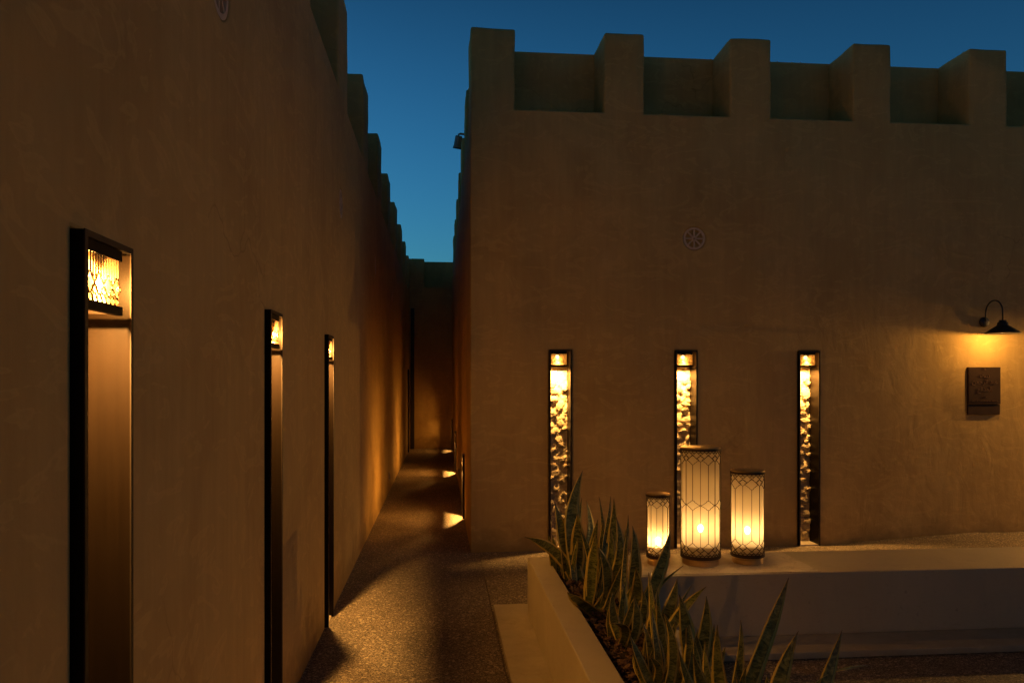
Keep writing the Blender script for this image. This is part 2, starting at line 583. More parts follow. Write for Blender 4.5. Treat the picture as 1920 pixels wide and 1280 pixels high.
NW, NH, ND = 0.188, 1.905, 0.165     # clear opening, height to the underside of the frame, depth
FT = 0.014                           # frame thickness
LEFT_N = [-1.72, 0.03, 1.785, 3.53, 5.25]
CUTW = NW + 2 * FT + 0.002
LW = 0.222                           # the left wall's niches are wider
CUTL = LW + 2 * FT + 0.002

left = empty('boundary_wall', (XL, 8, 0), 0, 'tall sand plastered battlemented wall along the left side of the alley', 'wall')
MI = Matrix.Translation((-XL, -8, 0))
bm = bmesh.new()
bx(bm, XL - 1.3, XL, -9.5, 19.6, -0.2, SL)
body = obj('wall_body', bm, M['plaster'])
cut = bmesh.new()
for y in LEFT_N: niche_cut(cut, XL, y, PI / 2, CUTL, NH + FT + 0.001, 0.265)
niche_cut(cut, XL, 17.95, PI / 2, CUTW, NH + FT + 0.001, ND + 0.03)
VENT_Y = [2.74, 5.98, 9.1, 12.2, 15.3]
for y in VENT_Y: round_cut(cut, XL, y, 2.97, PI / 2)
carve(body, cut, 0.010)
bm = bmesh.new()
bx(bm, XL - 1.3, XL - 0.42, -9.5, 19.6, SL - 0.001, HL - 0.004)
par = obj('parapet', bm, M['plaster'])
body.parent = left; par.parent = left
for o in (body, par): o.matrix_parent_inverse = MI
y = 5.82 - 1.79 * 8
while y < 18.4:
    o = merlon(left, XL - 0.43, XL, y, y + 0.56, SL, HL, 0.0095)
    o.matrix_parent_inverse = MI
    y += 1.79

fort = empty('fort_building', (3, 10, 0), 0, 'sand plastered battlemented building facing the courtyard to the right of the alley', 'building')
MF = Matrix.Translation((-3, -10, 0))
bm = bmesh.new()
bx(bm, XR, 10.5, YF, 19.6, -0.2, SR)
body = obj('wall_body', bm, M['plaster'])
FAC_N = [1.139, 2.371, 3.612]
ALL_N = [9.17, 13.73, 18.25]
cut = bmesh.new()
for x in FAC_N: niche_cut(cut, x, YF, 0, CUTW, NH + FT + 0.001, ND + 0.03)
for y in ALL_N: niche_cut(cut, XR, y, -PI / 2, CUTW, 0.74 + FT, ND + 0.03)
round_cut(cut, 2.457, YF, 3.005, 0)
carve(body, cut, 0.014, 3)
bm = bmesh.new()
bx(bm, XR + 0.45, 10.5, YF + 0.50, 19.6, SR - 0.001, HR - 0.004)
par = obj('parapet', bm, M['plaster'])
body.parent = fort; par.parent = fort
for o in (body, par): o.matrix_parent_inverse = MF
def fm(*a):
    o = merlon(fort, *a); o.matrix_parent_inverse = MF
fm(XR, 0.702, YF, YF + 0.51, SR, HR)
for x0, x1 in ((1.567, 1.960), (2.815, 3.231), (4.075, 4.470), (5.294, 5.707), (6.54, 6.95), (7.78, 8.19), (9.02, 9.43)):
    fm(x0, x1, YF, YF + 0.51, SR, HR)
for y in (8.62, 10.34, 12.06, 13.78, 15.5, 17.22):
    fm(XR, XR + 0.46, y, y + 0.5, SR, HR - 0.08)

endw = empty('end_wall', (0, YE, 0), 0, 'plastered battlemented wall closing the far end of the alley', 'wall')
ME = Matrix.Translation((0, -YE, 0))
bm = bmesh.new()
bx(bm, XL - 0.4, XR + 0.3, YE, YE + 1.0, -0.2, SE)
o = obj('wall_body', bm, M['plaster'], endw); o.matrix_parent_inverse = ME
bm = bmesh.new()
bx(bm, XL - 0.4, XR + 0.3, YE + 0.45, YE + 1.0, SE - 0.001, HE - 0.004)
o = obj('parapet', bm, M['plaster'], endw); o.matrix_parent_inverse = ME
o = merlon(endw, XL - 0.3, -0.40, YE, YE + 0.46, SE, HE, 0.0); o.matrix_parent_inverse = ME
bm = bmesh.new()
bx(bm, XL + 0.03, XL + 0.115, YE - 0.05, YE - 0.002, -0.01, 3.42)  # solid dark strip in place of an open gap
tag(obj('slit_strip', bm, M['black_metal']), 'tall dark strip standing in for a slit in the left corner at the far end of the alley', 'dark strip')

# the courtyard goes on behind the camera: its rear and right walls
rear = empty('courtyard_wall', (3, -8.5, 0), 0, 'battlemented plaster wall behind the viewer closing the courtyard', 'wall')
bm = bmesh.new(); bx(bm, -4.2, 8.5, -1.0, 0, -0.2, 4.3)
obj('wall_body', bm, M['plaster'], rear)
bm = bmesh.new(); bx(bm, -4.2, 8.5, -1.0, -0.4, 4.3, 5.0)
obj('parapet', bm, M['plaster'], rear)


# ------------------------------------------------------------------ fretwork drawing
def cell(cx, cy, w, h, n=1):
    """stepped four lobed outline as a closed list of (u, v)"""
    q = [(0, 1), (.16, .985), (.27, .88), (.33, .70), (.42, .60), (.56, .52), (.66, .38), (.74, .27), (.88, .22), (.975, .13), (1, 0)]
    pts = []
    for sx, sy, rev in ((1, 1, False), (1, -1, True), (-1, -1, False), (-1, 1, True)):
        seq = q[::-1] if rev else q
        for (a, b_) in seq[:-1]:
            pts.append((cx + sx * a * w / 2, cy + sy * b_ * h / 2))
    return pts


def hexcell(cx, cy, w, h):
    return [(cx + w / 2 * math.sin(2 * PI * k / 8 + PI / 8) , cy + h / 2 * math.cos(2 * PI * k / 8 + PI / 8)) for k in range(8)]


def strip(bm, pts, fn, width, thick, closed=True):
    """flat bar of given width laid along a (u, v) line on the surface fn(u, v, depth)"""
    n = len(pts)
    rings = []
    for i in range(n):
        if closed: a, c = pts[i - 1], pts[(i + 1) % n]
        else: a, c = pts[max(i - 1, 0)], pts[min(i + 1, n - 1)]
        tx, ty = c[0] - a[0], c[1] - a[1]
        L = math.hypot(tx, ty) or 1
        nx_, ny_ = -ty / L * width / 2, tx / L * width / 2
        u, v_ = pts[i]
        rings.append([bm.verts.new(fn(u + nx_, v_ + ny_, 0)), bm.verts.new(fn(u - nx_, v_ - ny_, 0)),
                      bm.verts.new(fn(u - nx_, v_ - ny_, thick)), bm.verts.new(fn(u + nx_, v_ + ny_, thick))])
    for i in range(n if closed else n - 1):
        A, B = rings[i], rings[(i + 1) % n]
        for k in range(4):
            bm.faces.new((A[k], A[(k + 1) % 4], B[(k + 1) % 4], B[k]))


# ------------------------------------------------------------------ coral stones
def stone_mesh(seed):
    bm = bmesh.new()
    bmesh.ops.create_icosphere(bm, subdivisions=4, radius=1.0)
    off = Vector((seed * 7.3, seed * 3.1, -seed * 5.7))
    for v in bm.verts:
        d = v.co.normalized()
        a = noise.noise(d * 1.2 + off) * 0.30 + noise.noise(d * 3.1 + off) * 0.16
        pit = noise.noise(d * 6.5 + off * 2)
        a += -0.22 * max(0, pit - 0.02) * 2 + 0.05 * noise.noise(d * 13 + off)
        pit2 = noise.noise(d * 11 + off * 3)
        a -= 0.16 * max(0, pit2 - 0.1)
        v.co = d * (1 + a)
    me = bpy.data.meshes.new('stone')
    bm.to_mesh(me); bm.free()
    me.materials.append(M['coral'])
    for p_ in me.polygons: p_.use_smooth = True
    return me


STONES = [stone_mesh(i) for i in range(7)]


# ------------------------------------------------------------------ niche lights
def niche_light(loc, rz, label, group, stones, rnd, h=NH, watts=(5, 45), stone_seed=0, box_h=0.150, lamp=True, tilt=10, NW=NW, ND=ND):
    t_ = empty('niche_light', loc, rz, label, 'wall light', group)
    w2 = NW / 2
    fm_, pr = M['dark_frame'], 0.026
    for s in (-1, 1):                      # proud outer lips and, inside, the bronze reveals
        bm = bmesh.new()
        a, b_ = (w2, w2 + FT) if s > 0 else (-w2 - FT, -w2)
        bx(bm, a, b_, -pr, -pr + 0.003, 0.004, h + FT)
        obj('frame_edge', bm, fm_, t_)
        bm = bmesh.new()
        bx(bm, a + 0.001 * (1 if s < 0 else 0), b_ - 0.001 * (1 if s > 0 else 0), -pr + 0.003, ND + 0.010, 0.004, h + FT - 0.001)
        obj('side_reveal', bm, M['bronze'], t_)
    bm = bmesh.new(); bx(bm, -w2, w2, -pr, ND + 0.010, h, h + FT); obj('frame_head', bm, fm_, t_)
    bm = bmesh.new(); bx(bm, -w2, w2, ND + (0.001 if stones else 0), ND + 0.010, 0.012, h)
    if stones:
        bm.free(); bm = bmesh.new()
        NX, NZ = 24, 230
        g_ = [[bm.verts.new((-w2 + NW * i / NX, ND + 0.004 - 0.016 * noise.noise((i * .15 + stone_seed * 9, j * .13, 0)) - 0.013 * abs(noise.noise((i * .33, j * .30, stone_seed))) - 0.005 * noise.noise((i * .9, j * .8, stone_seed)), 0.012 + (h - 0.012) * j / NZ)) for j in range(NZ + 1)] for i in range(NX + 1)]
        for i in range(NX):
            for j in range(NZ):
                bm.faces.new((g_[i][j], g_[i + 1][j], g_[i + 1][j + 1], g_[i][j + 1]))
    bp = obj('back_panel', bm, M['mortar'] if stones else M['bronze'], t_, bool(stones))
    bm = bmesh.new(); bx(bm, -w2, w2, -0.010, ND + 0.008, -0.02, 0.012)
    obj('threshold', bm, M['pale_lined'], t_)
    if stones:
        rr = random.Random(stone_seed)
        z = 0.07
        side = rr.choice((-1, 1))
        while z < h - 0.26:
            sw, sh = rr.uniform(0.036, 0.060), rr.uniform(0.024, 0.042)
            x = side * rr.uniform(0.015, 0.058)
            share('stone', rr.choice(STONES), t_, (x, ND - 0.004, z), (rr.uniform(-.4, .4), rr.uniform(-.6, .6), rr.uniform(-.5, .5)), (sw, rr.uniform(.009, .016), sh))
            if rr.random() < 0.55:
                share('stone', rr.choice(STONES), t_, (-side * rr.uniform(0.055, 0.085), ND - 0.002, z + rr.uniform(-.03, .04)), (rr.uniform(-3, 3), rr.uniform(-.6, .6), 0), (rr.uniform(.018, .032), .022, rr.uniform(.018, .036)))
            z += sh + rr.uniform(0.026, 0.050)
            side = -side if rr.random() < 0.75 else side
    if not lamp:
        return t_
    # lamp housing: solid top, ends and bars, fretted glass front, open underneath
    bw_, y0, y1 = NW * 0.80, -0.020, 0.110
    x0 = -w2 + 0.004
    x1 = x0 + bw_
    zt, zb = h - 0.002, h - box_h
    bm = bmesh.new()
    bx(bm, x0, x1, y0 - 0.002, y0 + 0.008, zt - 0.024, zt)
    bx(bm, x0, x1, y0 + 0.008, y1, zt - 0.006, zt)
    bx(bm, x0, x1, y0 - 0.003, y0 + 0.010, zb, zb + 0.020)
    bx(bm, x0, x0 + 0.004, y0 + 0.010, y1, zb + 0.004, zt - 0.007)
    bx(bm, x1 - 0.004, x1, y0 + 0.010, y1, zt - 0.024, zt - 0.007)
    bx(bm, x1 - 0.004, x1, y0 + 0.010, y1, zb + 0.004, zb + 0.018)
    bx(bm, x1 - 0.004, x1, y1 - 0.010, y1, zb + 0.019, zt - 0.025)
    bx(bm, x0 + 0.004, x1 - 0.004, y1 - 0.003, y1, zb + 0.004, zt - 0.007)
    hs = obj('lamp_housing', bm, M['bronze'], t_)
    bm = bmesh.new()
    fz0, fz1 = zb + 0.020, zt - 0.024
    H = fz1 - fz0
    fn = lambda u, v_, d: (x0 + u, y0 + 0.001 + d, fz0 + v_)
    nb = 14
    sp_ = bw_ / nb
    tw = 0.0022
    for k in range(4):
        cx = (k + 0.5) * bw_ / 4
        pts = cell(cx, 0.040, bw_ / 4 * 1.0, 0.046)
        strip(bm, pts, fn, tw, 0.003)
    for k in range(9):
        cx = k * bw_ / 8
        if 0.005 < cx < bw_ - 0.005: strip(bm, hexcell(cx, 0.0095, bw_ / 8, 0.020), fn, tw, 0.003)
    for k in range(1, 4):
        strip(bm, hexcell(k * bw_ / 4, 0.0275, bw_ / 8, 0.019), fn, tw, 0.003)
    for k in range(1, nb):
        u = k * sp_
        ph = abs(((u / (bw_ / 4)) % 1) - 0.5) * 2
        base = 0.063 - 0.020 * ph
        strip(bm, [(u, base), (u, H)], fn, tw * 0.8, 0.003, closed=False)
    obj('fret_screen', bm, M['fret'], hs)
    bm = bmesh.new()
    bx(bm, x0 + 0.001, x1 - 0.001, y0 + 0.0055, y0 + 0.0075, fz0, fz1)
    obj('glass_panel', bm, M['niche_glass'], hs)
    bm = bmesh.new()
    bx(bm, x1 - 0.003, x1 - 0.001, y0 + 0.0080, y1 - 0.0105, zb + 0.0185, zt - 0.0245)
    obj('glass_panel', bm, M['niche_glass'], hs)
    cxm, cym, czm = (x0 + x1) / 2 - 0.012, 0.012, zt - 0.052
    bm = bmesh.new()
    bmesh.ops.create_uvsphere(bm, u_segments=16, v_segments=10, radius=0.019, matrix=Matrix.Translation((cxm, cym, czm)))
    obj('bulb', bm, M['bulb'], hs, True)
    lamp_light('bulb_light', t_, (cxm, cym - 0.0, czm - 0.021), watts[0], 0.010)
    if watts[1]:
        lamp_light('bulb_downlight', t_, (cxm, cym - 0.004, czm - 0.024), watts[1], 0.012, 'SPOT', (R(tilt), 0, 0), 125, 0.9)
    return t_


GL = 'niche lights along the left wall'
GF = 'niche lights with stone backs in the courtyard facade'
GA = 'low niche lights along the right side of the alley'
lab = ['niche light of the left wall behind the viewer, farther back', 'niche light of the left wall beside the viewer, out of the frame',
       'largest dark framed niche light with fretted glass lamp at the left edge of the photo',
       'narrower dark framed niche light in the left wall, middle of the three',
       'thinnest dark framed niche light in the left wall, closest to the alley mouth']
for y, l_ in zip(LEFT_N, lab):
    niche_light((XL, y, 0), PI / 2, l_, GL, False, 1, watts=(100, 155) if y > 1 else (22, 60), tilt=-4, NW=LW, ND=0.235)
niche_light((XL, 17.95, 0), PI / 2, 'unlit dark framed stone niche in the left wall at the far end of the alley', GL, True, 1, stone_seed=44, lamp=False)
lab = ['stone backed niche light in the facade nearest the building corner, above the snake plants',
       'stone backed niche light in the facade partly hidden by the tall lantern',
       'stone backed niche light in the facade to the right of the medium lantern']
for i, (x, l_) in enumerate(zip(FAC_N, lab)):
    niche_light((x, YF, 0), 0, l_, GF, True, 1, stone_seed=11 + i, watts=(13, 165), tilt=7)
lab = ['low niche light in the right alley wall nearest the building corner', 'low niche light in the right alley wall, second from the corner',
       'low niche light in the right alley wall beside the end wall']
for y, l_ in zip(ALL_N, lab):
    niche_light((XR, y, 0), -PI / 2, l_, GA, False, 1, h=0.74, watts=(190, 75) if y < 16 else (60, 50), tilt=-8)


# ------------------------------------------------------------------ round vents
def vent(loc, rz, label):
    r = 0.108
    bm = bmesh.new()
    T = lambda a, rad, y: bm.verts.new((rad * math.cos(a), y, rad * math.sin(a)))
    N = 40
    def ring(r0, r1, y0, y1):
        vs = [[T(2 * PI * i / N, rr_, yy) for (rr_, yy) in ((r0, y0), (r1, y0), (r1, y1), (r0, y1))] for i in range(N)]
        for i in range(N):
            A, B = vs[i], vs[(i + 1) % N]
            for k in range(4): bm.faces.new((A[k], A[(k + 1) % 4], B[(k + 1) % 4], B[k]))
    ring(r - 0.020, r, 0.004, 0.030)
    ring(0.010, 0.024, 0.004, 0.030)
    for k in range(8):
        a = 2 * PI * k / 8
        m = Matrix.Rotation(-a, 4, 'Y')
        vs = bx(bm, 0.022, r - 0.018, 0.006, 0.029, -0.007, 0.007)
        for v in vs: v.co = m @ v.co
    bmesh.ops.recalc_face_normals(bm, faces=bm.faces[:])
    o = obj('round_vent', bm, M['plaster_vent'])
    o.location = loc; o.rotation_euler = (0, 0, rz)
    tag(o, label, 'vent', 'round spoked vents set in the walls')
M['plaster_vent'] = plaster('vent plaster', (0.66, 0.50, 0.33), (0.70, 0.54, 0.37), (0.60, 0.45, 0.29))
vent((2.457, YF, 3.005), 0, 'round eight spoked plaster vent high in the facade above the lanterns')
for y, l_ in zip(VENT_Y, ('near the top edge of the photo', 'above the thinnest niche light', 'just inside the alley', 'halfway down the alley', 'deep in the alley')):
    vent((XL, y, 2.97), PI / 2, 'round spoked plaster vent in the left wall ' + l_)

# ------------------------------------------------------------------ planter and bench
pb = empty('masonry_bench', (0.585, 5.175, 0.0), 0, 'L shaped cream masonry bench with a planter trough running towards the viewer', 'bench')
MB = Matrix.Translation((-0.585, -5.175, 0))
def pbp(name, bm, mat, bev=0.004, parent=pb):
    o = obj(name, bm, mat)
    if bev: bake(o, [('BEVEL', dict(width=bev, segments=2, limit_method='ANGLE', angle_limit=R(40)))])
    o.parent = parent
    o.matrix_parent_inverse = MB if parent is pb else MB
    return o
ZB = 0.425
PX0, PX1, SX0, SX1 = 0.585, 1.13, 0.722, 1.015
PY0 = 0.9
bm = bmesh.new()
# one L shaped block with the trough left open
prism(bm, [(PX0, PY0), (SX0, PY0), (SX0, 5.035), (SX1, 5.035), (SX1, PY0), (PX1, PY0), (PX1, 4.585), (8.4, 4.585), (8.4, 5.175), (PX0, 5.175)], 0.041, ZB)
bmesh.ops.recalc_face_normals(bm, faces=bm.faces[:])
pbp('bench_block', bm, M['paint'], 0.006)
bm = bmesh.new()
prism(bm, [(SX1 + 0.02, 4.62), (2.36, 4.60), (2.36, 5.160), (SX1 + 0.02, 5.160)], ZB + 0.0005, ZB + 0.003)
bmesh.ops.recalc_face_normals(bm, faces=bm.faces[:])
pbp('lined_top', bm, M['pale_lined'], 0)
bm = bmesh.new()
prism(bm, [(0.37, PY0 - .2), (1.36, PY0 - .2), (1.36, 4.285), (8.6, 4.285), (8.6, 5.42), (0.37, 5.42)], 0.002, 0.041)
bmesh.ops.recalc_face_normals(bm, faces=bm.faces[:])
pbp('base_slab', bm, M['paint'], 0.004)
ZS = 0.352
bm = bmesh.new()
gx, gy = 10, 120
G_ = [[bm.verts.new((SX0 - .002 + (SX1 - SX0 + .004) * i / gx, PY0 + (5.037 - PY0) * j / gy, ZS + 0.014 * noise.noise((i * .7, j * .45, 1)))) for j in range(gy + 1)] for i in range(gx + 1)]
for i in range(gx):
    for j in range(gy):
        bm.faces.new((G_[i][j], G_[i + 1][j], G_[i + 1][j + 1], G_[i][j + 1]))
soil = pbp('soil', bm, M['soil'], 0)
soil['kind'] = 'stuff'


def chip_mesh(k):
    rr = random.Random(100 + k)
    bm = bmesh.new()
    n = rr.choice((5, 6, 7))
    lo, hi = [], []
    for i in range(n):
        a = 2 * PI * i / n + rr.uniform(-.25, .25)
        r = rr.uniform(0.75, 1.1)
        x, y_ = r * math.cos(a), r * math.sin(a) * rr.uniform(.45, .8)
        lo.append(bm.verts.new((x, y_, -0.22 + rr.uniform(-.1, .1))))
        hi.append(bm.verts.new((x * .88 + rr.uniform(-.1, .1), y_ * .88, 0.22 + rr.uniform(-.14, .14))))
    bm.faces.new(lo[::-1])
    c_ = bm.verts.new((0, 0, 0.34))
    for i in range(n):
        j = (i + 1) % n
        bm.faces.new((lo[i], lo[j], hi[j], hi[i]))
        bm.faces.new((hi[i], hi[j], c_))
    me = bpy.data.meshes.new('bark_chip')
    bm.to_mesh(me); bm.free()
    me.materials.append(M['bark'])
    return me
CH = [chip_mesh(k) for k in range(8)]
rr = random.Random(5)
for i in range(290):
    y_ = 2.35 + 2.65 * (rr.random() ** 1.15)
    s = rr.uniform(0.013, 0.027)
    c = share('bark_chip', rr.choice(CH), soil, (rr.uniform(SX0 + .012, SX1 - .012), y_, ZS + 0.014 + rr.uniform(0, .014)),
              (rr.uniform(-.6, .6), rr.uniform(-.6, .6), rr.uniform(0, 6.3)), (s, s, s * .8))
bm = bmesh.new()                                    # the finer litter between the chips
for i in range(1500):
    x, y_, z = rr.uniform(SX0 + .006, SX1 - .006), rr.uniform(1.2, 5.02), ZS + 0.008 + rr.uniform(0, .010)
    s = rr.uniform(0.006, 0.014)
    m = Matrix.Translation((x, y_, z)) @ Matrix.Rotation(rr.uniform(0, 6), 4, 'Z') @ Matrix.Rotation(rr.uniform(-.7, .7), 4, 'X')
    vs = [bm.verts.new(m @ Vector(q)) for q in ((-s, -s * .5, 0), (s, -s * .4, 0), (s * .9, s * .5, 0), (-s * .8, s * .6, 0), (0, 0, s * .6))]
    bm.faces.new(vs[:4][::-1])
    for k in range(4): bm.faces.new((vs[k], vs[(k + 1) % 4], vs[4]))
lit = obj('bark_litter', bm, M['bark'], soil)
lit['kind'] = 'stuff'


# ------------------------------------------------------------------ lanterns on the bench
def lantern(loc, rad, height, nbars, zc, mid, label, watts, a0):
    t_ = empty('lantern', loc, a0, label, 'lantern', 'fretwork candle lanterns standing on the bench')
    bh, rh = 0.042, 0.022
    z0 = bh + rh
    z1 = height - 0.020
    bm = bmesh.new()
    rb = rad * 0.93
    lathe(bm, [(0, 0.0), (rb - .003, 0.0), (rb, 0.003), (rb, bh - .012), (rb * 0.97, bh - .009), (rb * 0.97, bh), (0, bh)], 48)
    obj('base_drum', bm, M['brass'], t_, False)
    bm = bmesh.new()
    ro = rad + 0.003
    lathe(bm, [(rad - .012, bh), (ro - .004, bh), (ro, bh + .004), (ro, z0 - .002), (ro - .002, z0), (rad - .012, z0), (rad - .012, bh)], 64)
    obj('lower_ring', bm, M['fret'], t_)
    bm = bmesh.new()
    lathe(bm, [(rad - .010, z1 - .001), (ro, z1 - .001), (ro, z1 + .012), (ro - .003, z1 + .016), (0, z1 + .020), (0, z1 + .013), (rad - .010, z1 + .010), (rad - .010, z1 - .001)], 64)
    obj('lid', bm, M['brass'], t_)
    bm = bmesh.new()
    lathe(bm, [(rad + 0.0045, z1 - .007), (rad + .0055, z1 - .006), (rad + .0055, z1 + .008), (rad + .0036, z1 + .0085), (rad + .0036, z1 - .007), (rad + .0045, z1 - .007)], 64)
    obj('upper_band', bm, M['fret'], t_)
    bm = bmesh.new()
    rg = rad - 0.004
    lathe(bm, [(rg, z0 - .01), (rg, z1)], 72)
    g = obj('glass_cylinder', bm, M['lantern_glass'], t_, True)
    # candle cup and bulb
    bm = bmesh.new()
    cr = rad * 0.90
    lathe(bm, [(0, z0), (cr, z0), (cr, z0 + zc['cup'] * .93), (cr - .003, z0 + zc['cup']), (cr - .006, z0 + zc['cup'] * .93), (cr - .006, z0 + .012), (0, z0 + .012)], 40)
    obj('inner_cup', bm, M['cup'], t_, True)
    fz = z0 + zc['flame']
    bm = bmesh.new()
    lathe(bm, [(0, z0 + .012), (.022, z0 + .012), (.022, fz - .026), (.010, fz - .024), (0, fz - .024)], 20)
    obj('candle', bm, M['wax'], t_, True)
    bm = bmesh.new()
    lathe(bm, [(0, fz - .024), (.011, fz - .018), (.0175, fz - .006), (.018, fz + .004), (.012, fz + .016), (0, fz + .024)], 16)
    obj('flame', bm, M['flame'], t_, True)
    lamp_light('flame_light', t_, (0, 0, fz + 0.052), watts * 0.17, 0.022)
    lamp_light('upper_fill', t_, (0, 0, z0 + (z1 - z0) * 0.68), watts * 0.085, 0.035)  # added light without a bulb, evens the glow up the glass
    # fretwork
    bm = bmesh.new()
    fn = lambda u, v_, d: ((rad - .001 + d) * math.cos(u / rad), (rad - .001 + d) * math.sin(u / rad), v_)
    step = 2 * PI * rad / nbars
    S = step
    bw2, bh2 = 1.84 * S, 1.16 * S
    mw, mh = 1.0 * S, 0.72 * S
    tw, tk = 0.0030 if rad > .1 else 0.0026, 0.003
    def band(zedge, sgn):
        f = lambda q: zedge + sgn * q
        for k in range(nbars * 2):
            strip(bm, hexcell((k + .5) * S / 2, f(0.07 * S), S / 2, 0.17 * S), fn, tw, tk)
        for k in range(nbars):
            strip(bm, hexcell(k * S, f(0.30 * S), S * .5, 0.22 * S), fn, tw, tk)
            strip(bm, cell((k + .5) * S, f(0.49 * S), mw, mh), fn, tw, tk)
            if k % 2: strip(bm, cell(k * S, f(0.93 * S), mw * .98, mh * .92), fn, tw, tk)
            else: strip(bm, cell(k * S, f(1.10 * S), bw2 * .62 + .4 * S, bh2), fn, tw, tk)
        return [f(1.68 * S) if k % 2 == 0 else f(1.26 * S) for k in range(nbars)]
    lo = band(z0, 1)
    hi = band(z1 - 0.006, -1)
    if mid:
        zm = z0 + (z1 - z0) * mid
        for k in range(nbars):
            if k % 2 == 0:
                strip(bm, cell(k * S, zm, bw2 * .92, bh2), fn, tw, tk)
                strip(bm, [(k * S, lo[k]), (k * S, zm - bh2 / 2)], fn, tw, tk, False)
                strip(bm, [(k * S, zm + bh2 / 2), (k * S, hi[k])], fn, tw, tk, False)
            else:
                strip(bm, hexcell(k * S, zm, S * .34, 0.16 * S), fn, tw, tk)
                strip(bm, [(k * S, lo[k]), (k * S, hi[k])], fn, tw, tk, False)
    else:
        for k in range(nbars): strip(bm, [(k * S, lo[k]), (k * S, hi[k])], fn, tw, tk, False)
    obj('fretwork', bm, M['fret'], t_)
    return t_


M['cup'] = glass('frosted cup glass', 0.25, 0.3, (0.34, 0.27, 0.18))
t = NT('candle wax')
M['wax'] = t.set(Base_Color=(0.75, 0.66, 0.5), Roughness=0.5)
lantern((1.408, 4.895, ZB + .003), 0.074, 0.462, 12, dict(cup=.055, flame=.085), None, 'smallest fretwork lantern, left of the tall one on the bench end', 1.5, 0.13)
lantern((1.688, 4.885, ZB + .003), 0.127, 0.762, 16, dict(cup=.070, flame=.165), 0.485, 'tallest fretwork lantern, middle one of the three on the bench', 4.2, 0.06)
lantern((2.005, 4.885, ZB + .003), 0.106, 0.608, 12, dict(cup=.060, flame=.145), None, 'medium fretwork lantern, right of the tall one on the bench', 3.1, 0.38)

for (x, y, l_) in ((0.3, -7.4, 'added unseen fill lantern on the paving behind the viewer, near the left wall'),
                   (3.0, -7.6, 'added unseen fill lantern on the paving behind the viewer, in the middle'),
                   (6.0, -7.0, 'added unseen fill lantern on the paving behind the viewer, to the right')):
    lantern((x, y, 0.001), 0.14, 1.0, 16, dict(cup=.07, flame=.45), 0.5, l_, FILL_W, 0.1)  # lanterns added out of view as warm fill for the courtyard

# ------------------------------------------------------------------ gooseneck wall lamps
def gooseneck(loc, label, watts=12.5):
    t_ = empty('gooseneck_lamp', loc, 0, label, 'wall lamp', 'black gooseneck lamps on the facade')
    bm = bmesh.new()
    lathe(bm, [(0, 0), (.050, 0), (.052, .006), (.050, .018), (.030, .026), (0, .028)], 28)
    for v in bm.verts: v.co = Vector((v.co.x, -v.co.z - 0.001, v.co.y))
    obj('wall_plate', bm, M['black_metal'], t_, True)
    o_ = 0.265
    pts = [(0, -.02, 0.0), (0, -.030, 0.03)]
    for k in range(17):
        a = PI - PI * k / 16
        pts.append((0, -(0.030 + (o_ - .030) / 2 + (o_ - .030) / 2 * math.cos(a)) , 0.085 + 0.118 * math.sin(a)))
    pts.append((0, -o_, -0.02))
    bm = bmesh.new(); tube(bm, pts, 0.0075, 8)
    obj('gooseneck_arm', bm, M['black_metal'], t_, True)
    bm = bmesh.new()
    lathe(bm, [(0, .0), (.030, .0), (.034, -.006), (.034, -.018), (.046, -.022), (.048, -.045), (.052, -.052), (.105, -.088), (.158, -.128), (.160, -.131), (.156, -.1315), (.104, -.0925), (.050, -.057), (.044, -.052), (0, -.050)], 40, 0, -o_)
    obj('lamp_shade', bm, M['black_metal'], t_, True)
    bm = bmesh.new()
    bmesh.ops.create_uvsphere(bm, u_segments=20, v_segments=12, radius=0.022, matrix=Matrix.Translation((0, -o_, -.100)))
    obj('bulb', bm, M['bulb'], t_, True)
    lamp_light('bulb_light', t_, (0, -o_, -.142), watts, 0.018)
    return t_
gooseneck((5.449, YF, 2.213), 'black gooseneck lamp with a conical shade above the bronze plaque')
gooseneck((7.35, YF, 2.213), 'black gooseneck lamp on the facade beyond the right edge of the photo', 165)

# ------------------------------------------------------------------ plaque
pq = empty('name_plaque', (5.44, YF, 1.57), 0, 'bronze plaque with raised Arabic lettering below the gooseneck lamp', 'plaque')
bm = bmesh.new(); bx(bm, -.170, .170, -.030, -.001, -.180, .190)
o = obj('main_plate', bm, M['plaque'], pq); bake(o, [('BEVEL', dict(width=.002, segments=2))])
bm = bmesh.new(); bx(bm, -.170, .170, -.020, -.001, -.286, -.183)
o = obj('lower_plate', bm, M['plaque'], pq); bake(o, [('BEVEL', dict(width=.002, segments=2))])


def text(body, size, x, z, y=-0.0305, ext=0.0035, space=1.0):
    c = bpy.data.curves.new('lettering', 'FONT')
    c.body = body; c.size = size; c.align_x = 'CENTER'; c.extrude = ext; c.resolution_u = 3; c.space_character = space
    o = bpy.data.objects.new('lettering', c)
    COL.objects.link(o)
    dg = bpy.context.evaluated_depsgraph_get()
    me = bpy.data.meshes.new_from_object(o.evaluated_get(dg))
    bpy.data.objects.remove(o)
    me.materials.clear(); me.materials.append(M['letter'])
    share('lettering', me, pq, (x, y, z), (PI / 2, 0, 0))
M['letter'] = metal('polished lettering', (0.30, 0.175, 0.09), 0.34, 0.85, 0.15)
